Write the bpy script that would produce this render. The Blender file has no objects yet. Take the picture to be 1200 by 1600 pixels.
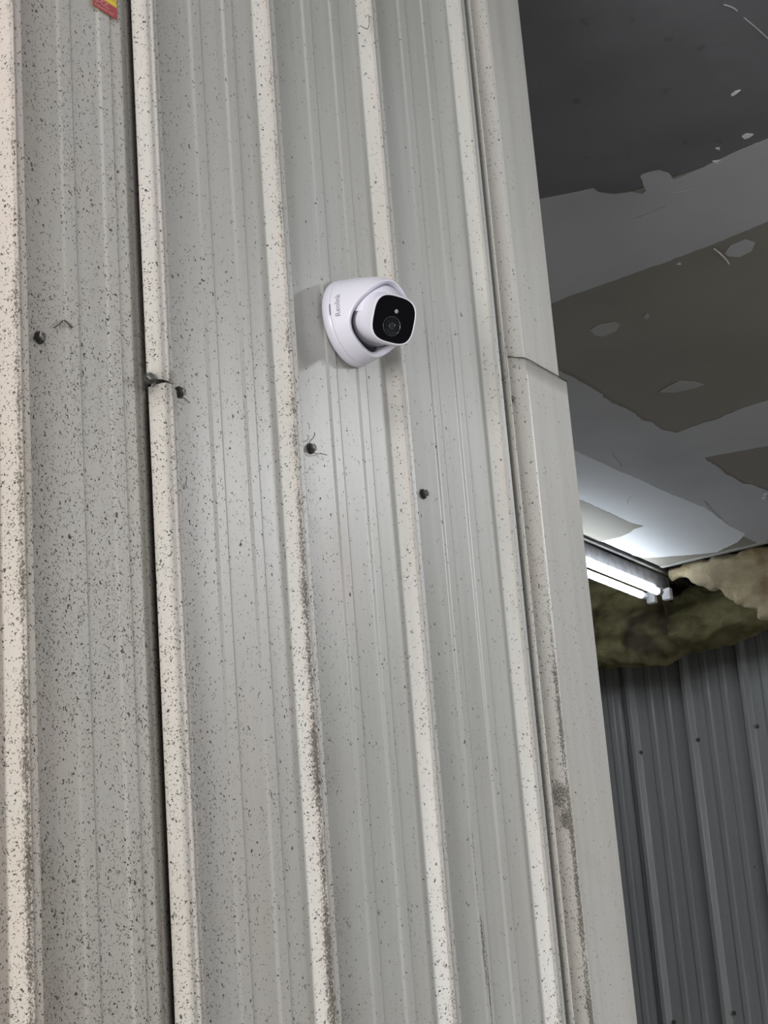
import bpy, bmesh, math, random
from mathutils import Vector, Matrix, noise, geometry
random.seed(7)
SC = bpy.context.scene
COL = SC.collection
# ---------------------------------------------------------------- camera
F = 3105.0                      # focal length in pixels of a 1200 x 1600 frame
CAMZ = 1.6
MX = Vector((0.55191919, -0.2107422, -0.80682893))
MY = Vector((-0.83050739, -0.22607002, -0.5090676))
MZ = Vector((-0.0751178, 0.95104157, -0.29979534))
ROT = Matrix((MX, MY, MZ))
cd = bpy.data.cameras.new('camera')
cam = bpy.data.objects.new('camera', cd)
COL.objects.link(cam)
cd.sensor_fit = 'VERTICAL'; cd.sensor_height = 24.0; cd.lens = F / 1600 * 24.0
cd.clip_start = 0.05; cd.clip_end = 100
M = ROT.to_4x4(); M.translation = Vector((0, 0, CAMZ)); cam.matrix_world = M
SC.camera = cam
# ---------------------------------------------------------------- world, lamps, exposure
SC.view_settings.view_transform = 'Standard'; SC.view_settings.look = 'None'
SC.view_settings.gamma = 1; SC.view_settings.use_curve_mapping = False
SC.view_settings.exposure = 0.0
w = bpy.data.worlds.new('world'); SC.world = w; w.use_nodes = True
bg = w.node_tree.nodes['Background']
bg.inputs[0].default_value = (0.93, 0.97, 1.0, 1); bg.inputs[1].default_value = 0.17
def area(name, loc, target, sx, sy, power, col=(1, 0.98, 0.95)):
    d = bpy.data.lights.new(name, 'AREA'); d.shape = 'RECTANGLE'; d.size = sx; d.size_y = sy
    d.energy = power; d.color = col
    o = bpy.data.objects.new(name, d); COL.objects.link(o); o.location = loc
    o.rotation_euler = (Vector(target) - Vector(loc)).to_track_quat('-Z', 'Y').to_euler()
    return o
# unseen area lamps, added to light the ribbed wall, ceiling and floor
area('fill_lamp', (-1.4, -0.6, 4.6), (1.2, 0.9, 1.2), 2.4, 0.5, 45)
area('fill_lamp', (0.8, -2.6, 4.9), (1.4, 0.2, 0), 2.4, 0.3, 6)
area('fill_lamp', (-2.6, 0.35, 1.8), (1.6, 1.2, 1.2), 1.9, 1.9, 168, (1, 0.98, 0.965))  # added low panel, brightens the left flanks of the ribs
area('fill_lamp', (4.7, -1.5, 3.42), (5.2, -1.2, 0), 2.4, 0.3, 135, (0.97, 0.98, 1.0))  # added so that floor bounce brightens the ceiling
area('fill_lamp', (2.5, 0.22, 3.42), (1.6, 1.2, 2.5), 1.6, 0.9, 3.2, (0.95, 0.98, 1.0))  # added to brighten the upper flats and give them sheen

D = 1.2; H = 1.9 + CAMZ; L = 7.0
def ray(px, py): return ROT @ Vector((px - 600, 800 - py, -F))
def at_y(px, py, Y): r = ray(px, py); r = r * (Y / r.y); return Vector((r.x, r.y, r.z + CAMZ))
def at_z(px, py, Z): r = ray(px, py); r = r * ((Z - CAMZ) / r.z); return Vector((r.x, r.y, Z))
def at_x(px, py, X): r = ray(px, py); r = r * (X / r.x); return Vector((X, r.y, r.z + CAMZ))

# ---------------------------------------------------------------- material helpers
class NT:
    def __init__(s, name):
        s.m = bpy.data.materials.new(name); s.m.use_nodes = True
        s.t = s.m.node_tree; s.b = s.t.nodes['Principled BSDF']; s.l = s.t.links
        s.tc = None
    def n(s, typ, **kw):
        x = s.t.nodes.new(typ)
        for k, v in kw.items(): setattr(x, k, v)
        return x
    def put(s, sock, v):
        if isinstance(v, bpy.types.NodeSocket): s.l.new(v, sock)
        else: sock.default_value = v
    def obj(s):
        if not s.tc: s.tc = s.n('ShaderNodeTexCoord')
        return s.tc.outputs['Object']
    def math(s, op, a, b=0.0, c=0.0, clamp=False):
        x = s.n('ShaderNodeMath', operation=op, use_clamp=clamp)
        s.put(x.inputs[0], a); s.put(x.inputs[1], b); s.put(x.inputs[2], c)
        return x.outputs[0]
    def step(s, v, lo, hi, a=0.0, b=1.0):
        x = s.n('ShaderNodeMapRange', interpolation_type='SMOOTHSTEP')
        s.put(x.inputs[0], v); s.put(x.inputs[1], lo); s.put(x.inputs[2], hi)
        x.inputs[3].default_value = a; x.inputs[4].default_value = b
        return x.outputs[0]
    def mapping(s, v, sc=(1, 1, 1), loc=(0, 0, 0)):
        x = s.n('ShaderNodeMapping'); s.put(x.inputs[0], v)
        x.inputs['Scale'].default_value = sc; x.inputs['Location'].default_value = loc
        return x.outputs[0]
    def noise(s, v, scale, detail=2.0, rough=0.5, sc=(1, 1, 1), loc=(0, 0, 0)):
        x = s.n('ShaderNodeTexNoise'); s.put(x.inputs['Vector'], s.mapping(v, sc, loc))
        x.inputs['Scale'].default_value = scale; x.inputs['Detail'].default_value = detail
        x.inputs['Roughness'].default_value = rough
        return x.outputs[0]
    def attr(s, name):
        x = s.n('ShaderNodeAttribute', attribute_name=name); return x.outputs['Fac']
    def mix(s, f, a, b, mode='MIX'):
        x = s.n('ShaderNodeMix', data_type='RGBA', blend_type=mode)
        s.put(x.inputs[0], f); s.put(x.inputs[6], a); s.put(x.inputs[7], b)
        return x.outputs[2]
    def bump(s, h, strength=0.2, dist=0.001):
        x = s.n('ShaderNodeBump'); x.inputs['Strength'].default_value = strength
        x.inputs['Distance'].default_value = dist; s.put(x.inputs['Height'], h)
        s.l.new(x.outputs[0], s.b.inputs['Normal']); return x
def C(r, g, b): return (r, g, b, 1)
def simple(name, col, rough=0.5, metal=0.0, bscale=0, bstr=0.1, var=0.06):
    t = NT(name)
    nz = t.noise(t.obj(), bscale or 40, 3)
    c = t.mix(t.step(nz, 0.3, 0.7), C(*[x * (1 - var) for x in col]), C(*[min(1, x * (1 + var)) for x in col]))
    t.l.new(c, t.b.inputs['Base Color'])
    t.b.inputs['Roughness'].default_value = rough; t.b.inputs['Metallic'].default_value = metal
    if bscale: t.bump(nz, bstr)
    return t.m

def paint_mat(name, base, stain, speck, rough=0.30, spots=()):
    """weathered painted steel: dens, grime and warm come from the sheet's own attributes"""
    t = NT(name); o = t.obj()
    dens = t.attr('dens'); grime = t.attr('grime'); warm = t.attr('warm')
    if spots:      # stains with a place of their own: (x, z, lean, half width, half height, strength)
        sx = t.n('ShaderNodeSeparateXYZ'); t.l.new(o, sx.inputs[0])
        wob = t.math('MULTIPLY_ADD', t.noise(o, 30, 3, .6), .012, -.006)
        for (x0, z0, lean, wx, wz, amp) in spots:
            dz = t.math('SUBTRACT', sx.outputs[2], z0 + CAMZ)
            dx = t.math('ADD', t.math('SUBTRACT', t.math('SUBTRACT', sx.outputs[0], x0), t.math('MULTIPLY', dz, lean)), t.math('MULTIPLY', wob, min(1, wx * 120)))
            q = t.math('ADD', t.math('POWER', t.math('ABSOLUTE', t.math('DIVIDE', dx, wx)), 2), t.math('POWER', t.math('ABSOLUTE', t.math('DIVIDE', dz, wz)), 2))
            grime = t.math('MAXIMUM', grime, t.math('MULTIPLY', t.step(q, 0.0, 1.6, 1.0, 0.0), amp))
    # broad vertical washing streaks
    st = t.noise(o, 1.0, 4, 0.6, sc=(38, 38, 1.6))
    st2 = t.noise(o, 1.0, 5, 0.65, sc=(9, 9, 2.4), loc=(3, 1, 7))
    col = t.mix(t.step(st, 0.35, 0.72), C(*base), C(*[x * 0.86 for x in base]))
    col = t.mix(t.math('MULTIPLY', t.step(st2, 0.42, 0.75), 0.45), col, C(*stain))
    wm = t.math('MULTIPLY', warm, t.step(t.noise(o, 14, 4, 0.6), 0.25, 0.75, 0.55, 1.0))
    col = t.mix(wm, col, C(0.60, 0.51, 0.46))
    low = t.math('MULTIPLY', t.step(dens, 0.45, 1.2), t.step(t.noise(o, 3.0, 4, .6, sc=(1, 1, .6)), .3, .65, .35, 1.0))
    col = t.mix(t.math('MULTIPLY', low, 0.85), col, C(0.35, 0.325, 0.265))
    # distortion for ragged flecks
    dn = t.n('ShaderNodeTexNoise'); dn.inputs['Scale'].default_value = 210; dn.inputs['Detail'].default_value = 2
    t.l.new(o, dn.inputs['Vector'])
    sub = t.n('ShaderNodeVectorMath', operation='SUBTRACT'); t.l.new(dn.outputs[1], sub.inputs[0]); sub.inputs[1].default_value = (.5, .5, .5)
    scl = t.n('ShaderNodeVectorMath', operation='SCALE'); t.l.new(sub.outputs[0], scl.inputs[0]); scl.inputs['Scale'].default_value = 0.0100
    add = t.n('ShaderNodeVectorMath', operation='ADD'); t.l.new(o, add.inputs[0]); t.l.new(scl.outputs[0], add.inputs[1])
    patch = t.step(t.noise(o, 5.0, 3, 0.6), 0.3, 0.7, 0.55, 1.35)
    dn2 = t.math('MULTIPLY', dens, patch)
    mask = None
    for i, (sc, pres, size) in enumerate([(60, 0.26, 0.16), (125, 0.72, 0.20), (235, 1.1, 0.28), (400, 1.2, 0.36)]):
        v = t.n('ShaderNodeTexVoronoi'); v.inputs['Scale'].default_value = sc
        t.l.new(t.mapping(add.outputs[0], (1.25, 1, 0.75), (i * 3.1, i, 0)), v.inputs['Vector'])
        sep = t.n('ShaderNodeSeparateColor'); t.l.new(v.outputs['Color'], sep.inputs[0])
        on = t.math('LESS_THAN', sep.outputs[0], t.math('MULTIPLY', dn2, pres))
        sz = t.math('MULTIPLY_ADD', sep.outputs[1], size * 0.8, size * 0.35)
        d = t.math('SUBTRACT', sz, v.outputs['Distance'])
        mk = t.math('MULTIPLY', on, t.step(d, 0.0, 0.10))
        mask = mk if mask is None else t.math('MAXIMUM', mask, mk)
    # grime packed along the folds
    g1 = t.noise(o, 520, 3, 0.75, sc=(1, 1, 0.7)); g2 = t.noise(o, 16, 3, 0.6, sc=(1, 1, 1))
    gg = t.math('ADD', t.math('MULTIPLY', g1, 0.75), t.math('MULTIPLY', g2, 0.35))
    gm = t.step(t.math('ADD', gg, t.math('MULTIPLY', grime, 0.42)), 0.84, 0.98)
    gm = t.math('MULTIPLY', gm, t.step(grime, 0.03, 0.3))
    film = t.math('MULTIPLY', grime, t.step(g2, 0.3, 0.7, 0.06, 0.30))
    col = t.mix(film, col, C(0.30, 0.26, 0.20))
    allm = t.math('MAXIMUM', t.math('MULTIPLY', mask, 0.95), t.math('MULTIPLY', gm, 0.8))
    col = t.mix(allm, col, C(*speck))
    t.l.new(col, t.b.inputs['Base Color'])
    rg = t.math('ADD', t.math('MULTIPLY', t.math('ADD', warm, dens), 0.16), rough)
    t.l.new(t.math('ADD', rg, t.math('MULTIPLY', allm, 0.4), clamp=True), t.b.inputs['Roughness'])
    hh = t.math('ADD', t.math('MULTIPLY', allm, 0.6), t.math('MULTIPLY', t.noise(o, 9, 2, sc=(1, 1, .3)), 1.6))
    t.bump(hh, 0.35, 0.0008)
    t.b.inputs['Specular IOR Level'].default_value = 0.45
    return t.m
M_paint = paint_mat('painted_steel', (0.50, 0.505, 0.485), (0.45, 0.435, 0.39), (0.045, 0.038, 0.03), spots=[
    (2.041, .205, 0, .0045, .055, 1.0), (2.0455, .15, 0, .0016, .14, .95), (2.0385, .29, 0, .0012, .10, .8), (2.056, .26, 0, .004, .05, .55), (2.03, .30, 0, .012, .16, .35),
    (1.795, .62, 0, .022, .09, .42), (1.815, .35, 0, .018, .12, .30), (1.32, .30, 0, .03, .2, .35), (1.375, .22, 0, .03, .25, .45), (2.11, .25, 0, .015, .08, .35)])
M_trim = paint_mat('trim_paint', (0.54, 0.54, 0.515), (0.50, 0.47, 0.40), (0.05, 0.042, 0.032), spots=[
    (2.247, .400, 0, .013, .026, 1.0), (2.251, .368, 0, .010, .020, 1.0), (2.29, .318, -.25, .035, .014, .40), (2.33, .30, 0, .04, .012, .30)])
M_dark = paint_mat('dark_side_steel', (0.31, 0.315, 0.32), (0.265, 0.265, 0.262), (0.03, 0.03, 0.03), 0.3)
M_back = simple('backing', (0.10, 0.09, 0.08), 0.9, 0, 30, .1)
M_screw = simple('zinc_screw', (0.20, 0.195, 0.18), 0.38, 0.75, 300, .2, .3)
M_washer = simple('rubber_washer', (0.030, 0.028, 0.025), 0.7, 0, 300, .2)
M_white = simple('white_plastic', (0.70, 0.69, 0.775), 0.32, 0, 0, 0, .008)
M_greyp = simple('grey_plastic', (0.20, 0.20, 0.225), 0.25, 0, 0, 0, .02)
M_groove = simple('seam_shadow_plastic', (0.35, 0.34, 0.40), 0.5, 0, 0, 0, .02)
M_ink = simple('grey_ink', (0.15, 0.145, 0.17), 0.5, 0, 0, 0, .02)
M_black = simple('black_glass', (0.004, 0.004, 0.005), 0.22, 0, 0, 0, .02)
M_black.node_tree.nodes['Principled BSDF'].inputs['Specular IOR Level'].default_value = .12
M_lensring = simple('lens_ring_metal', (0.05, 0.055, 0.06), 0.22, 0.6, 0, 0, .02)
M_lens = simple('lens_glass', (0.006, 0.008, 0.010), 0.05, 0, 0, 0, .02)
M_led = simple('light_window', (0.32, 0.31, 0.33), 0.3, 0, 0, 0, .02)
M_concrete = simple('concrete', (0.50, 0.49, 0.47), 0.8, 0, 12, .2, .2)
M_fixture = simple('fixture_enamel', (0.36, 0.36, 0.37), 0.35, 0.2, 25, .1, .25)
M_holder = simple('lampholder_plastic', (0.7, 0.7, 0.72), 0.4, 0, 0, 0, .03)
M_rail = simple('dark_steel', (0.05, 0.047, 0.045), 0.6, 0.3, 30, .2, .3)
M_yel = simple('yellow_print', (0.72, 0.52, 0.05), 0.5, 0, 200, .05, .2)
M_red = simple('red_print', (0.42, 0.055, 0.065), 0.5, 0, 200, .05, .15)
M_pink = simple('pale_print', (0.72, 0.42, 0.42), 0.6, 0, 0, 0, .05)
M_web = simple('cobweb_thread', (0.10, 0.09, 0.08), 0.8, 0, 0, 0, .1)
def tube_mat():
    t = NT('lit_tube'); t.b.inputs['Base Color'].default_value = C(.9, .9, .9)
    t.b.inputs['Emission Color'].default_value = C(0.86, 0.94, 1.0)
    t.b.inputs['Emission Strength'].default_value = 18.0
    return t.m
M_tube = tube_mat()
def board_mat(name, a, b, sp=0.0):
    t = NT(name); o = t.obj()
    c = t.mix(t.step(t.noise(o, 2.2, 4, .6), .3, .7), C(*a), C(*b))
    n2 = t.noise(o, 22, 3, .6)
    c = t.mix(t.math('MULTIPLY', t.step(n2, .62, .75), sp), c, C(.02, .018, .018))
    t.l.new(c, t.b.inputs['Base Color']); t.b.inputs['Roughness'].default_value = .62
    t.bump(t.noise(o, 60, 4, .6, sc=(1, 2.5, 1)), .15, .002)
    return t.m
M_board = board_mat('bare_drywall_paper', (0.215, 0.205, 0.175), (0.255, 0.238, 0.205))
M_char = board_mat('charcoal_board', (0.12, 0.119, 0.128), (0.16, 0.158, 0.172), .35)
M_comp = board_mat('joint_compound', (0.40, 0.405, 0.425), (0.46, 0.47, 0.49))
M_comp2 = board_mat('whiter_joint_compound', (0.66, 0.68, 0.72), (0.72, 0.74, 0.77))
M_thin = board_mat('thin_joint_compound', (0.33, 0.33, 0.33), (0.37, 0.37, 0.37))
def wool_mat(name, a, b, c3):
    t = NT(name); o = t.obj()
    c = t.mix(t.step(t.noise(o, 5, 5, .65, sc=(1, 1, 1.6)), .35, .65), C(*a), C(*b))
    c = t.mix(t.step(t.noise(o, 3.2, 3, .6, loc=(4, 4, 4)), .56, .68), c, C(*c3))
    t.l.new(c, t.b.inputs['Base Color']); t.b.inputs['Roughness'].default_value = .95
    t.b.inputs['Specular IOR Level'].default_value = .1
    t.bump(t.noise(o, 55, 6, .75, sc=(.5, 1, 1.8)), .8, .01)
    return t.m
M_wool = wool_mat('glass_wool_yellow', (0.15, 0.135, 0.065), (0.27, 0.245, 0.13), (0.09, 0.07, 0.05))
M_wool2 = wool_mat('glass_wool_pale', (0.30, 0.235, 0.125), (0.46, 0.39, 0.27), (0.17, 0.095, 0.055))

# ---------------------------------------------------------------- object helpers
def link(name, me, mat, parent=None, loc=None):
    o = bpy.data.objects.new(name, me)
    if mat and not me.materials: me.materials.append(mat)
    COL.objects.link(o)
    if loc is not None: o.location = loc
    if parent: o.parent = parent
    return o
def struct(o): o['kind'] = 'structure'; return o
def tag(o, label, cat, group=None):
    o['label'] = label; o['category'] = cat
    if group: o['group'] = group
    return o
def empty(name, loc):
    o = bpy.data.objects.new(name, None); COL.objects.link(o); o.location = loc
    o.empty_display_size = 0.05; return o
def mesh(name, vs, fs, smooth=True):
    me = bpy.data.meshes.new(name); me.from_pydata([tuple(v) for v in vs], [], fs); me.update()
    if smooth: me.shade_smooth()
    return me
def box_me(name, a, b, bevel=0.0):
    bm = bmesh.new(); bmesh.ops.create_cube(bm, size=1)
    for v in bm.verts:
        for i in range(3): v.co[i] = a[i] if v.co[i] < 0 else b[i]
    if bevel: bmesh.ops.bevel(bm, geom=bm.edges[:], offset=bevel, segments=2, affect='EDGES', profile=.6)
    bmesh.ops.recalc_face_normals(bm, faces=bm.faces)
    me = bpy.data.meshes.new(name); bm.to_mesh(me); bm.free(); return me
def solid(o, th, offset=-1):
    m = o.modifiers.new('thickness', 'SOLIDIFY'); m.thickness = th; m.offset = offset; return o

def fillet(poly, r=0.0016, seg=3, hold=0.0012):
    """round every inner corner of a polyline of (u, out)"""
    out = [Vector(poly[0])]
    for i in range(1, len(poly) - 1):
        p0, p, p1 = Vector(poly[i - 1]), Vector(poly[i]), Vector(poly[i + 1])
        a = (p0 - p); b = (p1 - p); la, lb = a.length, b.length
        a.normalize(); b.normalize()
        if a.dot(b) < -0.9995: out.append(p); continue
        d = min(r, la * .42, lb * .42); h = min(hold, la * .06, lb * .06)
        if la * .45 > d + h: out.append(p + a * (d + h))
        for k in range(seg + 1):
            t = k / seg
            out.append((1 - t) ** 2 * (p + a * d) + 2 * t * (1 - t) * p + t * t * (p + b * d))
        if lb * .45 > d + h: out.append(p + b * (d + h))
    out.append(Vector(poly[-1])); return out
def sheet(name, prof, z0, z1, mat, parent, paint=None, axis='W', rows=90, warp=0.0, th=0.0009, zfun=None):
    """extrude a folded profile upwards; axis W: u = X, out = -Y from D; axis E: u = -Y, out = -X from L"""
    vs = []; A = {'dens': [], 'grime': [], 'warm': []}
    n = len(prof)
    for r in range(rows + 1):
        z = z0 + (z1 - z0) * r / rows
        for i, p in enumerate(prof):
            u, out = p[0], p[1]
            zz = z
            if zfun: zz = zfun(u, out, z, r / rows)
            if warp: out += warp * noise.noise(Vector((u * 6, z * 1.3, 3)))
            vs.append((u, D - out, zz) if axis == 'W' else (L - out, -u, zz))
            g = paint(p[0], p[1], zz) if paint else (0.05, 0, 0)
            A['dens'].append(g[0]); A['grime'].append(g[1]); A['warm'].append(g[2])
    fs = []
    for r in range(rows):
        for i in range(n - 1):
            a = r * n + i; fs.append((a, a + 1, a + n + 1, a + n))
    me = mesh(name, vs, fs)
    for k, v in A.items():
        at = me.attributes.new(k, 'FLOAT', 'POINT'); at.data.foreach_set('value', v)
    o = link(name, me, mat, parent)
    if th: solid(o, th)
    return o
def gauss(x, c, s): return math.exp(-((x - c) / s) ** 2)
def lin(x, pts):
    if x <= pts[0][0]: return pts[0][1]
    for (a, b), (c, d) in zip(pts, pts[1:]):
        if x <= c: return b + (d - b) * (x - a) / (c - a)
    return pts[-1][1]

# ================================================================= the ribbed wall
RL = [1.2560, 1.4660, 1.6960, 1.9300, 2.1730]      # left foot of every tall rib
RH = 0.0172
def rib_pts(u):
    return [(u, 0), (u + .0040, RH * .52), (u + .0068, RH * .93), (u + .0085, RH), (u + .0100, RH + .0012), (u + .0118, RH + .0010),
            (u + .0132, RH - .0004), (u + .0180, RH - .0002), (u + .0235, RH), (u + .0300, 0)]
def minor_pts(u): return [(u, 0), (u + .0030, .0017), (u + .0195, .0017), (u + .0215, 0)]
def minors(k): 
    o = RL[k] if k >= 0 else RL[0] - .21
    s = -.012 if k == 0 else 0
    return minor_pts(o + .105 + s) + minor_pts(o + .168 + s)
def wall_paint(u, out, z):
    zz = z - CAMZ
    low = lin(zz, [(0.05, 1.0), (.5, .75), (.9, .30), (1.4, .12)])
    dens = lin(u, [(1.24, .95), (1.30, .80), (1.44, .85), (1.50, .55), (1.54, .26), (1.60, .22), (1.69, .24), (1.74, .10), (1.93, .10), (1.98, .06), (2.17, .07), (2.30, .07)])
    if u < 1.46: dens *= lin(zz, [(.1, 1.15), (.6, .95), (1.2, .6)])
    else: dens *= .45 + low
    warm = lin(u, [(1.25, .8), (1.30, .35), (1.42, .30), (1.46, .35), (1.49, .45), (1.55, .18), (1.7, .15), (1.75, .05), (2.3, .05)])
    if u < 1.29 : warm = .75
    grime = 0.0
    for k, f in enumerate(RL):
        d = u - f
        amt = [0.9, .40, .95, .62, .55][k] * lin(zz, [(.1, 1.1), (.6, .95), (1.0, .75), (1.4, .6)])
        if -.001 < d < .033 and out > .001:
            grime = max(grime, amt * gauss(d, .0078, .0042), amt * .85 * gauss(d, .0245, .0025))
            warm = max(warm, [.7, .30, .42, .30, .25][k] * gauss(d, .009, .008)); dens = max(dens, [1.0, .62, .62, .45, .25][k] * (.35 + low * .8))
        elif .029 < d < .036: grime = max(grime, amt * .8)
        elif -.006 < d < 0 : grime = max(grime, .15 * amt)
    for k in range(4):
        for off in (.105, .128, .168, .191):
            c = RL[k] + off - (.012 if k == 0 else 0)
            grime = max(grime, .38 * low * gauss(u, c, .0022), )
    # the long drip stain low on the fourth bay and smudges of the third
    grime = max(grime, .95 * gauss(u, 2.0495, .0030) * gauss(zz, .185, .07), .55 * gauss(u, 2.0500, .0016) * (1 if zz < .16 else 0), .45 * gauss(u, 2.063, .005) * gauss(zz, .22, .06))
    warm = max(warm, .35 * gauss(u, 1.60, .05) * gauss(zz, .35, .5) if 1.5 < u < 1.69 else 0, .5 * gauss(u, 1.81, .02) * gauss(zz, .62, .08))
    grime = max(grime, .22 * gauss(u, 1.80, .03) * gauss(zz, .60, .07))
    return (min(dens, 1.2), min(grime, 1), min(warm, 1))
ZB, ZT = 0.02, H
wall = struct(link('wall_left', box_me('wall_left', (-1.6, D + .02, 0), (2.385, D + .10, H)), M_back))
wall['label'] = 'ribbed pale grey painted steel wall with dirt specks'
# left sheet: ends low under the raised seam
pa = []
for k in (-6, -5, -4, -3, -2, -1):
    u = RL[0] + k * .21
    pa += rib_pts(u) + minor_pts(u + .093) + minor_pts(u + .150)
pa += rib_pts(RL[0]) + minors(0) + [(RL[1] - .016, 0.0008), (RL[1] - .004, -.0030), (RL[1] + .012, -.0045)]
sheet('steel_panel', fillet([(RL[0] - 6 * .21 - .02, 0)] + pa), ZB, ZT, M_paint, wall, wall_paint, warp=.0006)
pb = [(RL[1] + .012, .0005), (RL[1] + .03, .0005)] + minors(1) + rib_pts(RL[2]) + minors(2) + rib_pts(RL[3]) + minors(3) + rib_pts(RL[4]) + [(2.232, 0)]
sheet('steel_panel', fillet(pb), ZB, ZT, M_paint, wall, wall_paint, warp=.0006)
# seam rib, in an upper and a lower length, its left lip standing off the sheet
zlap = at_y(250, 595, D - .017).z
def cap_prof(s=0.0, lip=0.0):
    u = RL[1] + s
    return [(u + .0030, .0002 + lip), (u - .0005, .0030 + lip), (u + .0003, .0075 + lip), (u + .0060, .0165), (u + .0085, RH + .0012), (u + .0140, RH + .0015),
            (u + .0160, RH + .0030), (u + .0180, RH + .0032), (u + .0200, RH + .0015), (u + .0270, RH + .001), (u + .0330, .0012), (u + .040, .0012)]
def cap_top(u, out, z, f):
    return z - (0.006 * (1 - math.sin(max(0, min(1, (u - RL[1] + .002) / .034)) * math.pi))) * max(0, (f - .95) / .05)
sheet('seam_rib', fillet(cap_prof(.003), .0012), ZB, zlap, M_paint, wall, wall_paint, rows=60, zfun=cap_top)
sheet('seam_rib', fillet(cap_prof(-.001, .002), .0012), zlap + .0022, ZT, M_paint, wall, wall_paint, rows=60)
# corner trim, lower length lapped over the upper one
zt = at_y(825, 564, D - .02).z
def trim_prof(o, right):
    return [(2.2085 , .0188 + o), (2.2105, .0190 + o), (2.2180, .0035 + o), (2.2300, .0030 + o), (2.2360, .0045 + o), (2.2560, RH + .0010 + o), (2.2610, RH + .0025 + o), (right, RH + .0025 + o), (right, RH - .12)]
E2 = at_y(888, 606, D - RH - .006).x; E1 = at_y(874, 590, D - RH - .0025).x
def trim_paint(u, out, z):
    zz = z - CAMZ; top = z > zt
    warm = .10 + .5 * gauss(u, 2.236, .012)
    low = lin(zz, [(0.1, 1.0), (.55, .8), (.78, .35), (.9, .1)])
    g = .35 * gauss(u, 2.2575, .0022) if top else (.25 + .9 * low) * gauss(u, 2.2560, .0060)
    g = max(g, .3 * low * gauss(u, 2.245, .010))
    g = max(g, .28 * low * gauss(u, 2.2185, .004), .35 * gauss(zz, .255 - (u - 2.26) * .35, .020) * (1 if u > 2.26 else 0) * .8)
    dens = lin(u, [(2.21, .3), (2.256, .40), (2.262, .08), (2.40, .06)]) * (.5 + low)
    return (dens, min(g, 1), warm)
def dense(pr, lo, hi, n):
    out = []
    for a, b in zip(pr, pr[1:]):
        out.append(a)
        if a[0] >= lo - 1e-6 and b[0] <= hi + 1e-6 and b[0] - a[0] > .01:
            for k in range(1, n): out.append((a[0] + (b[0] - a[0]) * k / n, a[1] + (b[1] - a[1]) * k / n))
    return out + [pr[-1]]
def zf_trim(u, out, z, f):
    return z + (.004 if u < 2.214 else (-.001 if u > 2.2 else 0)) * max(0, (f - .97) / .03)
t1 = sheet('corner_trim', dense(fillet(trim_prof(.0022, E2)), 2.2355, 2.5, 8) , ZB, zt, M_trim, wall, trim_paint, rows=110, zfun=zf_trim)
t1['label'] = 'lower length of the corner trim, lapped over the upper one'
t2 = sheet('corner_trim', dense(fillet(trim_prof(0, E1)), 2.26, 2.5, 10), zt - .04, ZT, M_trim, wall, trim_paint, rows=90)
# partition return behind the corner (out of sight, closes the side room)
struct(link('wall_partition', box_me('wall_partition', (2.34, D + .13, 0), (2.375, 5.2, H + .25)), M_back))

# screws
def screw(px, py, out, parent, axis='W', s=1.0, tilt=(0, 0), ring=False):
    p = at_y(px, py, D - out) if axis == 'W' else at_x(px, py, L - out)
    nrm = Vector((0, -1, 0)) if axis == 'W' else Vector((-1, 0, 0))
    nrm = (nrm + Vector((tilt[0], 0, tilt[1]))).normalized()
    q = nrm.to_track_quat('Z', 'Y').to_matrix()
    def rev(prof, n, hexf=0.0):
        vs, fs = [], []
        for (r, h) in prof:
            for k in range(n):
                a = 2 * math.pi * k / n + .3
                vs.append(q @ Vector((r * math.cos(a), r * math.sin(a), h)))
        for j in range(len(prof) - 1):
            for k in range(n):
                fs.append((j * n + k, j * n + (k + 1) % n, (j + 1) * n + (k + 1) % n, (j + 1) * n + k))
        fs.append(tuple(range((len(prof) - 1) * n, len(prof) * n)))
        return vs, fs
    vs, fs = rev([(.0062 * s, -.001), (.0064 * s, .0012 * s), (.0058 * s, .0022 * s), (.0046 * s, .0026 * s)], 20)
    w = link('screw', mesh('screw_washer', vs, fs), M_washer, parent, p)
    vs, fs = rev([(.0046 * s, .0022 * s), (.0046 * s, .0058 * s), (.0038 * s, .0066 * s), (.0025 * s, .0066 * s), (.0022 * s, .0058 * s)], 6)
    h = link('hex_head', mesh('hex_head', vs, fs, False), M_screw, w)
    return w
for px, py, out, tl in [(61, 528, .0005, (-.1, 0)), (232, 592, .0105, (-.5, .25)), (280, 613, .001, (.15, 0)), (485, 701, .0005, (0, .1)), (661, 772, .0005, (.15, .1)), (796, 624, .0062, (.1, 0))]:
    screw(px, py, out, wall, tilt=tl, s=1.0)

# ================================================================= room shell
struct(link('floor', box_me('floor', (-5, -6, -.1), (7.3, 5.4, 0)), M_concrete))
# far wall of ribbed steel
fw = struct(link('wall_right', box_me('wall_right', (L + .03, -2.5, 0), (L + .1, 5.2, H + .25)), M_back))
yfirst = at_x(972, 1045, L - .01).y
P2 = (yfirst - at_x(1148, 1015, L - .01).y) / 2
def far_paint(u, out, z): return (.03, 0.0, 0)
def far_rib(u): return [(u, 0), (u + .012, .024), (u + .030, .024), (u + .042, 0)]
def far_minor(u): return [(u, 0), (u + .006, .003), (u + .024, .003), (u + .030, 0)]
u0 = -yfirst - 6 * P2 - .005
for s in range(5):
    pr = [(u0 + s * 3 * P2 - .015, .0006 * (s % 2))]
    for k in range(3):
        u = u0 + (s * 3 + k) * P2
        pr += far_rib(u) + far_minor(u + .36 * P2) + far_minor(u + .66 * P2)
    pr += [(u0 + (s + 1) * 3 * P2 - .014, 0)]
    sheet('steel_panel', fillet(pr, .003, 3, .002), 0.02, H + .2, M_dark, fw, far_paint, 'E', rows=6)
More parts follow.
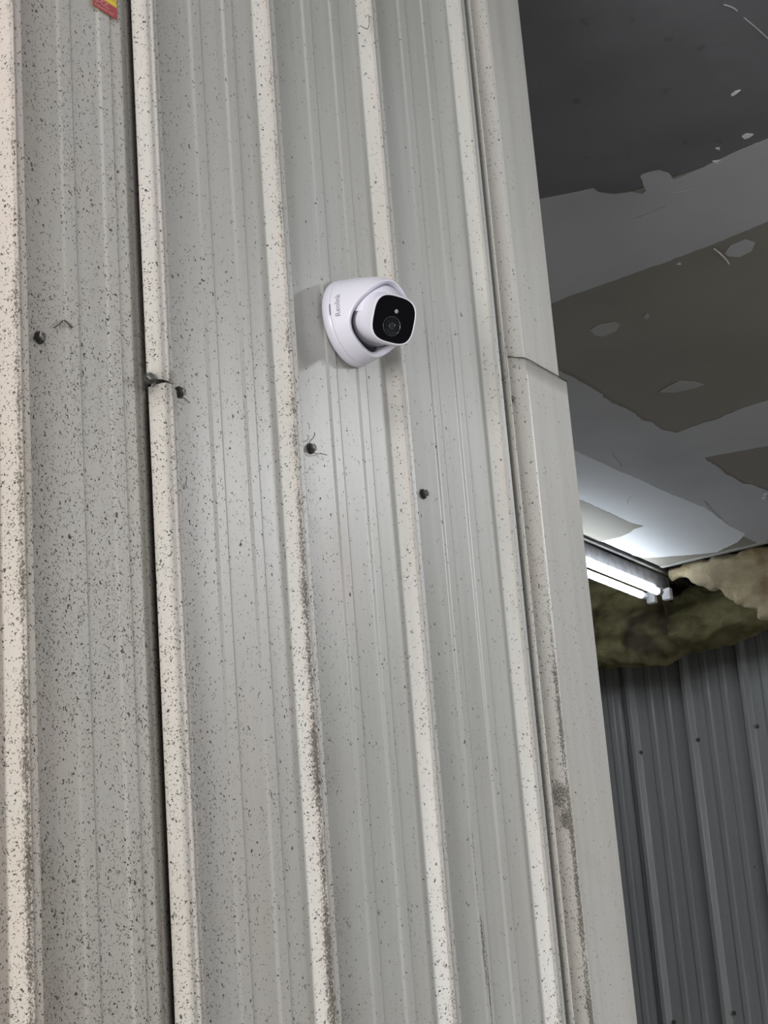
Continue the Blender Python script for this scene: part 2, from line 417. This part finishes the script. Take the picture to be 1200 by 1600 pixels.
for px, py in [(1001, 1176), (1091, 1156), (1183, 1135), (1147, 1583), (1053, 1597)]:
    screw(px, py, .001, fw, 'E', s=1.25)
struct(link('wall_back', box_me('wall_back', (2.34, 5.2, 0), (L + .1, 5.3, H + .25)), M_back))
roof = struct(link('roof', box_me('roof', (2.3, 2.6, H + .22), (L + .1, 5.3, H + .27)), M_back))
# ceiling boards
YE = 2.90; XE = 6.42
ceil = struct(link('ceiling', box_me('ceiling', (2.36, -1.2, H + .0135), (XE + .6, YE - .01, H + .04)), M_back))
def poly_me(name, pts, z, th, jit=0.0, step=.03, seed=0):
    """flat slab with an irregular edge, hanging th below z"""
    P = []
    for i, a in enumerate(pts):
        b = pts[(i + 1) % len(pts)]; a = Vector(a[:2]); b = Vector(b[:2])
        n = max(1, int((b - a).length / step)) if jit else 1
        for k in range(n):
            p = a.lerp(b, k / n)
            if jit:
                q = noise.noise_vector(Vector((p.x * 9, p.y * 9, seed)))
                q2 = noise.noise_vector(Vector((p.x * 40, p.y * 40, seed)))
                p = p + Vector((q.x, q.y)) * jit + Vector((q2.x, q2.y)) * jit * .5
                q3 = noise.noise_vector(Vector((p.x * 130, p.y * 130, seed))); p = p + Vector((q3.x, q3.y)) * jit * .35
            P.append(p)
    n = len(P)
    V, _, T, _, _, _ = geometry.delaunay_2d_cdt([Vector((p.x, p.y)) for p in P], [(i, (i + 1) % n) for i in range(n)], [list(range(n))], 1, 1e-6)
    m = len(V); vs = [(v.x, v.y, z - th) for v in V] + [(v.x, v.y, z + .0004) for v in V]; fs = []; cnt = {}
    for t in T:
        a, b, c = [V[k] for k in t]
        if (b - a).cross(c - a) > 0: t = (t[0], t[2], t[1])
        fs.append(tuple(t)); fs.append((t[2] + m, t[1] + m, t[0] + m))
        for k in range(3): e = (t[k], t[(k + 1) % 3]); cnt[frozenset(e)] = cnt.get(frozenset(e), []) + [e]
    for es in cnt.values():
        if len(es) == 1: a, b = es[0]; fs.append((b, a, a + m, b + m))
    return mesh(name, vs, fs, False)
def cbox(name, x0, y0, x1, y1, m): return link(name, box_me(name, (x0, y0, H), (x1, y1, H + .0125)), m, ceil)
b0 = cbox('drywall_board', 2.37, -1.2, 3.60, YE - .015, M_char); b0['label'] = 'charcoal grey drywall board'
cbox('drywall_board', 3.603, -1.2, 5.22, YE - .015, M_board)
cbox('drywall_board', 5.223, -1.2, XE, 2.462, M_board)
cbox('drywall_board', 5.223, 2.465, XE, YE - .015, M_board)
def patch(pts, m, th=.0015, jit=.012, seed=0, px=True, name='joint_compound', label=None, step=.009):
    P = [at_z(x, y, H) for x, y in pts] if px else pts
    o = link(name, poly_me(name, P, H, th, jit, step, seed), m, ceil)
    if label: o['label'] = label
    return o
def W(px, py): p = at_z(px, py, H); return (p.x, p.y)
# band over the first joint: ragged upper edge, smooth lower edge
band = [(3.46, 2.88), W(836, 314), W(852, 308), W(885, 301), W(905, 297), W(925, 293), W(935, 300), W(960, 303), W(985, 300), W(1000, 303), W(1006, 298), W(1003, 288), W(1001, 272),
        W(1012, 268), W(1030, 265), W(1045, 268), W(1052, 279), W(1075, 270), W(1110, 255), W(1150, 237), W(1200, 217), (3.60, .9), (3.62, -1.0), (3.93, -1.0), (3.95, .9),
        W(1200, 345), W(1120, 378), W(1040, 408), W(960, 437), W(870, 470), (4.02, 2.2), (4.0, 2.88)]
patch(band, M_comp, jit=.006, seed=1, px=False, label='grey band of joint compound over the first ceiling joint')
# T of compound: along the far board and across
tee = [(4.30, 2.885), W(860, 572), W(885, 585), W(920, 603), W(950, 627), W(975, 637), W(1000, 655), W(1018, 660), W(1035, 673), W(1054, 676), W(1075, 668), W(1098, 660), W(1120, 655), W(1150, 640), W(1200, 625),
       (5.03, 1.6), (5.03, -1.0), (5.42, -1.0), (5.42, 1.6), W(1200, 696), W(1160, 703), W(1102, 714), W(1110, 722), W(1130, 737), W(1160, 757), W(1175, 757), W(1200, 768), (5.9, 1.9), (6.40, 1.5), (6.41, 2.50), (5.2, 2.50), (4.3, 2.50)]
patch(tee, M_comp, jit=.008, seed=2, px=False, label='grey joint compound in a T shape')
# whiter compound next to the lamp, in a lighter base colour
whiter_area = [(4.3, 2.885), (4.3, 2.475), W(898, 703), W(950, 727), W(1000, 749), W(1050, 771), W(1100, 792), W(1120, 806), W(1140, 822), W(1165, 833), W(1152, 846), W(1120, 862), W(1060, 868), W(1010, 871), W(990, 867), (5.9, 2.885)]
patch(whiter_area, M_comp2, th=.0019, jit=.005, seed=3, px=False, label='whiter joint compound beside the tube light')
bare = [W(880, 772), W(907, 780), W(935, 793), W(965, 806), W(985, 816), W(1006, 821), W(990, 826), W(983, 832), W(968, 838), W(938, 845), W(928, 846), W(890, 830)]
patch(bare, M_board, th=.0023, jit=.004, seed=4, px=False, name='bare_paper_patch')
patch([(1132, 396), (1140, 384), (1163, 374), (1180, 379), (1174, 392), (1155, 401), (1138, 400)], M_comp, jit=.002, seed=5)
patch([(921, 514), (935, 506), (958, 502), (967, 506), (963, 516), (944, 525), (930, 523)], M_thin, jit=.003, seed=6)
patch([(1028, 612), (1045, 602), (1060, 595), (1085, 597), (1100, 601), (1080, 608), (1052, 613)], M_thin, jit=.003, seed=7)
patch([(1005, 494), (1010, 488), (1015, 494), (1010, 499)], M_thin, jit=.002, seed=8)
for i, pp in enumerate([[(1142, 147), (1149, 142), (1157, 140), (1150, 146), (1144, 149)], [(1159, 212), (1166, 208), (1177, 209), (1170, 214), (1163, 216)], [(1118, 231), (1124, 230), (1125, 233)],
                        [(1113, 251), (1121, 250), (1127, 248), (1120, 254)], [(1056, 412), (1062, 409), (1064, 412)], [(1191, 772), (1199, 769), (1196, 774)], [(1190, 777), (1197, 775), (1194, 780)]]):
    patch(pp, M_comp2, th=.0026, jit=.001, seed=10 + i, name='plaster_fleck', step=.01)
def strand(name, pts, r, m, parent=None, res=3):
    cu = bpy.data.curves.new(name, 'CURVE'); cu.dimensions = '3D'; cu.bevel_depth = r; cu.bevel_resolution = res; cu.resolution_u = 6
    sp = cu.splines.new('BEZIER'); sp.bezier_points.add(len(pts) - 1)
    for b, p in zip(sp.bezier_points, pts): b.co = p; b.handle_left_type = b.handle_right_type = 'AUTO'
    tmp = bpy.data.objects.new('t', cu); COL.objects.link(tmp)
    dg = bpy.context.evaluated_depsgraph_get(); me = bpy.data.meshes.new_from_object(tmp.evaluated_get(dg))
    bpy.data.objects.remove(tmp); bpy.data.curves.remove(cu)
    me.materials.clear(); return link(name, me, m, parent)
M_str = simple('paper_tape', (0.62, 0.58, 0.50), .8)
strand('torn_tape_strip', [at_z(1115, 388, H - .002), at_z(1124, 395, H - .012), at_z(1133, 404, H - .018), at_z(1139, 412, H - .012)], .0022, M_str, ceil)
for i, pp in enumerate([[(1131, 7), (1145, 12), (1152, 17)], [(1162, 27), (1180, 42), (1200, 60)], [(956, 706), (957, 713), (965, 721), (970, 730)], [(980, 786), (984, 777), (988, 775)],
                        [(1098, 783), (1110, 797), (1124, 810)], [(990, 342), (1020, 331), (1041, 321)], [(1046, 303), (1062, 300), (1080, 296)]]):
    strand('compound_ridge', [at_z(x, y, H - .0016) for x, y in pp], .0015, M_comp, ceil)

# ================================================================= tube light beyond the board edge
zt_ = H - .080
pe = at_z(995, 911, zt_)            # end of the near tube
yn = pe.y; fx1 = at_z(1028, 925, H - .055).x; fx0 = fx1 - 1.25
fl = empty('tube_light', (fx0, yn + .03, H - .02))
tag(fl, 'lit twin tube ceiling light beside the yellow insulation', 'light')
def fpart(name, me, m, parent=None):
    o = link(name, me, m, parent or fl)
    if parent is None: o.location = -fl.location
    return o
cx = yn + .032
body = fpart('housing', box_me('housing', (fx0, cx - .030, H - .058), (fx1 + .02, cx + .030, H - .004), .004), M_fixture)
for s in (-1, 1):
    y = cx + s * .032
    bm = bmesh.new()
    bmesh.ops.create_cone(bm, cap_ends=True, segments=24, radius1=.0125, radius2=.0125, depth=1.12, matrix=Matrix.Translation((0, 0, 0)) @ Matrix.Rotation(math.pi / 2, 4, 'Y'))
    me = bpy.data.meshes.new('tube'); bm.to_mesh(me); bm.free(); me.shade_smooth()
    tb = fpart('tube', me, M_tube); tb.location = Vector(((fx0 + fx1 - .075) / 2, y, zt_)) - fl.location
    for e in (-1, 1):
        bm = bmesh.new(); bmesh.ops.create_cone(bm, cap_ends=True, segments=20, radius1=.0131, radius2=.0131, depth=.028, matrix=Matrix.Rotation(math.pi / 2, 4, 'Y'))
        me = bpy.data.meshes.new('end_cap'); bm.to_mesh(me); bm.free()
        link('end_cap', me, M_fixture, tb, (e * .574, 0, 0))
        xx = fx1 - .028 if e > 0 else fx0 + .004
        fpart('lampholder', box_me('lampholder', (xx, y - .017, zt_ - .017), (xx + .026, y + .017, H - .054), .004), M_holder)
# steel rail along the board edge
rl = link('ceiling_rail', box_me('ceiling_rail', (3.2, YE - .010, H - .012), (6.98, YE + .004, H + .05), .002), M_rail)
tag(rl, 'dark thin steel rail along the drywall edge above tube light', 'rail')
rl2 = link('edge_strip', box_me('edge_strip', (XE - .004, -1.2, H - .002), (XE + .02, YE - .013, H + .013), .001), M_thin, ceil)

# ================================================================= insulation
def batt(name, y0, y1, xc, halfx, ztop, zbot, m, label, seed, amp=.05, nu=150, nv=96):
    """sagging blanket, tube-like loft along Y; zbot and xc are functions of y"""
    vs, fs = [], []
    for i in range(nu + 1):
        f = i / nu; y = y0 + (y1 - y0) * f
        e = min(1, math.sqrt(max(0.0, min(f, 1 - f) * 2 * 4))); e = max(e, .03)
        zb = zbot(y); zc = (ztop(y) + zb) / 2; hz = (ztop(y) - zb) / 2 * e; hx = halfx * e
        for j in range(nv):
            a = 2 * math.pi * j / nv; c, s = math.cos(a), math.sin(a)
            k = 1 / (abs(c) ** 3 + abs(s) ** 3) ** (1 / 3)
            p = Vector((xc(y) + hx * c * k, y, zc + hz * s * k))
            dirn = Vector((c, 0, s))
            q = p * 4.2 + Vector((seed, 0, 0))
            d = noise.noise(Vector((q.x, q.y * .8, q.z * 1.6)))
            d2 = 1 - abs(noise.noise(Vector((q.x * 2, q.y * 1.4, q.z * 3.4)))) * 2.2
            d3 = noise.noise(Vector((q.x * 6, q.y * 5, q.z * 8)))
            d4 = noise.noise(Vector((q.x * 16, q.y * 14, q.z * 20)))
            p = p + dirn * amp * (d * .9 + d2 * .45 + d3 * .28 + d4 * .12) + Vector((0, d3 * .02, 0))
            p.z = min(p.z, H + .2); p.x = min(p.x, L - .035); vs.append(p)
    for i in range(nu):
        for j in range(nv):
            fs.append((i * nv + j, i * nv + (j + 1) % nv, (i + 1) * nv + (j + 1) % nv, (i + 1) * nv + j))
    fs.append(tuple(range(nv))[::-1]); fs.append(tuple(range(nu * nv, (nu + 1) * nv)))
    o = link(name, mesh(name, vs, fs), m); tag(o, label, 'insulation'); return o
zA = lambda y: lin(y, [(2.3, H - .06), (2.55, at_x(1145, 985, 6.75).z + .03), (2.85, at_x(1100, 1003, 6.7).z + .02), (3.1, at_x(1000, 1025, 6.65).z + .02), (3.4, at_x(975, 1027, 6.65).z + .03), (4.2, H - .25)])
batt('insulation_batt', 2.35, 4.3, lambda y: 6.80, .14, lambda y: (H - .03 if y < 3.0 else H + .12), zA, M_wool, 'dim yellow insulation batt sagging below the tube light', 3.0, .045)
zB = lambda y: lin(y, [(1.5, H - .20), (at_x(1200, 968, 6.5).y, at_x(1200, 968, 6.5).z + .01), (at_x(1140, 935, 6.5).y, at_x(1140, 935, 6.5).z + .01), (at_x(1080, 893, 6.5).y, at_x(1080, 893, 6.5).z), (3.0, H - .01)])
batt('insulation_batt', 1.5, at_x(1050, 880, 6.5).y, lambda y: 6.505, .030, lambda y: H - .012, zB, M_wool2, 'pale torn insulation batt hanging at the edge of the ceiling boards', 8.0, .042)

# ================================================================= security camera
BC = at_y(543, 507, D - .0037)
sec = empty('security_camera', BC)
tag(sec, 'white dome security camera with black glass face mounted on the ribbed wall', 'security camera')
OUT = Vector((0, -1, 0)); UX = Vector((1, 0, 0)); UZ = Vector((0, 0, 1)); CM = .01
def cyl(t, r, ph): return (OUT * t + (UX * math.cos(ph) + UZ * math.sin(ph)) * r) * CM
NP = 128
RP = [(0, 5.32), (.5, 5.30), (1.1, 5.22), (2, 5.07), (3, 4.90), (4, 4.70), (5.3, 4.40), (6.5, 3.86), (7.2, 3.40), (8, 2.8)]
def rad(t):
    # smoothed lookup
    return sum(lin(t + d, RP) for d in (-.5, -.25, 0, .25, .5)) / 5
def grid(name, rows, m, close_last=False, close_first=False, parent=sec, smooth=True):
    n = len(rows[0]); vs = [v for r in rows for v in r]; fs = []
    for i in range(len(rows) - 1):
        for k in range(n): fs.append((i * n + k, i * n + (k + 1) % n, (i + 1) * n + (k + 1) % n, (i + 1) * n + k))
    if close_last: fs.append(tuple(range((len(rows) - 1) * n, len(rows) * n)))
    if close_first: fs.append(tuple(range(n))[::-1])
    me = mesh(name, vs, fs, smooth)
    bm = bmesh.new(); bm.from_mesh(me); bmesh.ops.recalc_face_normals(bm, faces=bm.faces); bm.to_mesh(me); bm.free()
    return link(name, me, m, parent)
PH = [2 * math.pi * k / NP for k in range(NP)]
def ring(t, r): return [cyl(t, r, p) for p in PH]
grid('base_ring', [ring(0, 5.0), ring(0, 5.28), ring(.08, 5.34), ring(.5, 5.32), ring(1.02, 5.235), ring(1.07, 5.19), ring(1.08, 4.8)], M_white, close_first=True)
grid('base_seam', [ring(1.04, 5.0), ring(1.04, 5.185), ring(1.16, 5.175), ring(1.16, 5.0)], M_groove)
TM = [(0, 6.8), (30, 6.85), (60, 6.75), (85, 6.1), (100, 5.2), (112, 4.2), (125, 3.4), (140, 2.9), (160, 2.85), (180, 3.0)]
def tmax(ph):
    def f(d): 
        d = abs((d + 180) % 360 - 180); return lin(d, TM)
    deg = math.degrees(ph) - 68
    return sum(f(deg + s) for s in (-12, -8, -4, 0, 4, 8, 12)) / 7
rows = []
for s in range(26):
    f = s / 25
    rows.append([cyl(1.12 + (tmax(p) - 1.12) * f, rad(1.12 + (tmax(p) - 1.12) * f), p) for p in PH])
def low(p): return .5 - .5 * math.cos(math.radians(min(180, abs((math.degrees(p) - 68 + 180) % 360 - 180))))   # 0 at the hood, 1 low
for dt, dr in [(.05, .04), (.09, .12), (.10, .22), (.08, .40), (.02, .60), (-.08, .70), (-.3, .78), (-.9, .85)]:
    rows.append([cyl(tmax(p) + dt, rad(tmax(p)) - dr * (.62 + .38 * low(p)), p) for p in PH])
rows.append([cyl(1.6, 3.9, p) for p in PH])
grid('cover', rows, M_white)
grid('socket', [ring(2.4, 3.95), ring(2.0, 3.9), ring(1.5, 3.4), ring(1.2, 2.5)], M_greyp, close_last=True)
# swivelling eye
dE = Vector((-.44, -.85, -.35)).normalized()
hE = dE.cross(UZ).normalized(); vE = hE.cross(dE).normalized()      # right-hand and up of the face
hE = -hE if hE.x < 0 else hE
ROLL = math.radians(-6)
CE = OUT * 4.3 + UZ * -.8
def sup(s, half, n, off=None, N=96):
    out = []
    for k in range(N):
        a = 2 * math.pi * k / N; c, q = math.cos(a), math.sin(a)
        kk = half / (abs(c) ** n + abs(q) ** n) ** (1 / n)
        x, y = c * kk, q * kk
        x, y = x * math.cos(ROLL) - y * math.sin(ROLL), x * math.sin(ROLL) + y * math.cos(ROLL)
        p = CE + dE * s + hE * x + vE * y
        if off: p = p + hE * off[0] + vE * off[1]
        out.append(p * CM)
    return out
rows = []
RB = 2.95
def sec_(s_, hf, n):
    k = max(0, 1 - s_ / 3.3) if s_ < 3.3 else 0
    k = k * k * (3 - 2 * k); rows.append(sup(s_, hf, n, (-.32 * k, .62 * k)))
for i in range(14):
    a = -math.pi / 2 + (math.pi / 2 + .05) * (i + .15) / 13
    sec_(3.25 * math.sin(a), 3.25 * math.cos(a), 2)
for s_, hf, n in [(.6, 3.24, 2.1), (1.2, 3.18, 2.3), (1.8, 3.08, 2.5), (2.4, 3.00, 2.7), (3.0, 2.95, 2.9), (3.5, 2.92, 3.0), (3.85, 2.90, 3.1), (3.97, 2.87, 3.1), (4.02, 2.80, 3.1), (4.0, 2.73, 3.1), (3.92, 2.70, 3.1)]:
    sec_(s_, hf, n)
eye = grid('eyeball', rows, M_white, close_first=True)
# ball under the white piece: white above, grey below
BCn = OUT * 4.0
def ball(name, R, m, keep):
    rows = []
    for i in range(41):
        a = math.pi * (i / 40) ; row = []
        for k in range(72):
            b = 2 * math.pi * k / 72
            row.append((BCn + (vE * math.cos(a) + (hE * math.cos(b) + dE * math.sin(b)) * math.sin(a)) * R) * CM)
        if keep(math.cos(a) * R): rows.append(row)
    return grid(name, rows, m, parent=eye)
ball('swivel_cap', 3.84, M_white, lambda v: v > -.3)
ball('swivel_ball', 3.70, M_greyp, lambda v: v < .2)
face = grid('face_glass', [sup(3.90, 2.71, 3.1), sup(3.95, 2.69, 3.1), sup(3.97, 2.60, 3.1)], M_black, close_last=True, parent=eye, smooth=False)
def disc(name, s0, prof, off, m, last=True):
    return grid(name, [sup(s0 + h, r, 2, off, 48) for r, h in prof], m, close_last=last, parent=eye)
lo = (-.22, -.82)
disc('lens_ring', 3.97, [(1.18, -.02), (1.18, .05), (1.14, .07), (1.09, .05), (1.05, -.01)], lo, M_lensring)
disc('lens', 3.975, [(.95, 0), (.80, .05), (.55, .09), (.3, .11), (.1, .115)], lo, M_lens)
disc('iris', 4.075, [(.42, 0), (.42, .02), (.30, .025), (.12, .02)], lo, M_lensring)
disc('light_window', 3.97, [(.24, -.02), (.24, .03), (.2, .05)], (.22, .98), M_led)
# printed name and slot on the shell
def text_me(body, size):
    cu = bpy.data.curves.new('txt', 'FONT'); cu.body = body; cu.size = size; cu.extrude = 0; cu.resolution_u = 3
    tmp = bpy.data.objects.new('t', cu); COL.objects.link(tmp); bpy.context.view_layer.update()
    dg = bpy.context.evaluated_depsgraph_get(); me = bpy.data.meshes.new_from_object(tmp.evaluated_get(dg))
    bpy.data.objects.remove(tmp); bpy.data.curves.remove(cu); me.materials.clear(); return me
me = text_me('Reolink', .86)
xs = [v.co.x for v in me.vertices]; ys = [v.co.y for v in me.vertices]
wt, ht = max(xs) - min(xs), max(ys) - min(ys); k = 2.85 / wt
for v in me.vertices:
    gx = (v.co.x - min(xs)) * k - 1.42; gy = (v.co.y - min(ys)) * k - ht * k / 2
    tt = 2.02 - gy; rr = rad(tt) + .012
    v.co = cyl(tt, rr, math.radians(176) - gx / rr)
link('printed_name', me, M_ink, sec)
ph0, ph1 = math.radians(188), math.radians(173)
sl = []
for (t, dr) in [(1.02, -.05), (1.02, .035), (1.16, .03), (1.16, -.05)]:
    sl.append([cyl(t, rad(t) + dr + (.02 if dr > 0 else 0), ph0 + (ph1 - ph0) * i / 14) for i in range(15)])
vs = [p for r in sl for p in r]; fs = [(j * 15 + i, j * 15 + i + 1, (j + 1) * 15 + i + 1, (j + 1) * 15 + i) for j in range(3) for i in range(14)]
link('seam_slot', mesh('seam_slot', vs, fs, False), M_ink, sec)

# ================================================================= sticker at the upper left
def on(px, py, o=.0034): return at_y(px, py, D - o)
a = on(145.5, 5.5); b = on(183.5, 32.0)
w_ = b.x - a.x; hgt = .115
st = link('warning_sticker', box_me('warning_sticker', (0, -.0002, 0), (w_, .0002, hgt)), M_yel, None, (a.x, D - .0032, b.z + .000))
tag(st, 'yellow and red printed warning sticker at the top left of ribbed wall', 'sticker')
link('red_band', box_me('red_band', (0, -.0004, 0), (w_, .0001, .0145)), M_red, st)
def print_txt(body, x, z, width, height, m, parent):
    me = text_me(body, 1); xs = [v.co.x for v in me.vertices]; ys = [v.co.y for v in me.vertices]
    for v in me.vertices:
        v.co = Vector((x + (v.co.x - min(xs)) / (max(xs) - min(xs)) * width, -.0006, z + (v.co.y - min(ys)) / (max(ys) - min(ys)) * height))
    return link('lettering', me, m, parent)
print_txt('S-CC', .004, .0070, w_ * .55, .0060, M_pink, st)
print_txt('ALTERNATIVE  ONLY', .002, .0020, w_ * .78, .0028, M_pink, st)

# dark strand along the trim lap, painting gap shadow and dirt
M_gap = simple('lap_shadow_dirt', (0.07, 0.06, 0.05), .9, 0, 0, 0, .2)
strand('lap_gap_line', [Vector((u, D - o_ - .0006, zt + (.0035 if u < 2.214 else 0) - .0002)) for u, o_ in [(2.212, .0205), (2.219, .0066), (2.230, .0056), (2.237, .0075), (2.2465, .0130), (2.256, .0208), (2.262, .0222), (2.30, .0222), (2.33, .0222), (E2 - .0005, .0222)]], .0008, M_gap, wall, 1)
# ================================================================= threads and bits caught on the wall
def web(pts, o=.004, r=.00045): return strand('cobweb_thread', [at_y(x, y, D - o - .002 * (i % 2)) for i, (x, y) in enumerate(pts)], r, M_web, wall, 1)
web([(481, 700), (484, 690), (491, 681), (492, 676)]); web([(484, 703), (492, 708), (503, 709), (511, 711)])
web([(17, 707), (27, 713), (33, 716), (38, 726)], .010, .0012); web([(18, 727), (26, 724), (34, 726)], .01, .0009)
web([(563, 40), (568, 43), (576, 42), (577, 33), (575, 22)], .018, .0005); web([(280, 618), (290, 624), (296, 630)])
web([(100, 500), (107, 506), (112, 512)], .002, .0009); web([(84, 512), (92, 507), (98, 501)], .002, .0008)
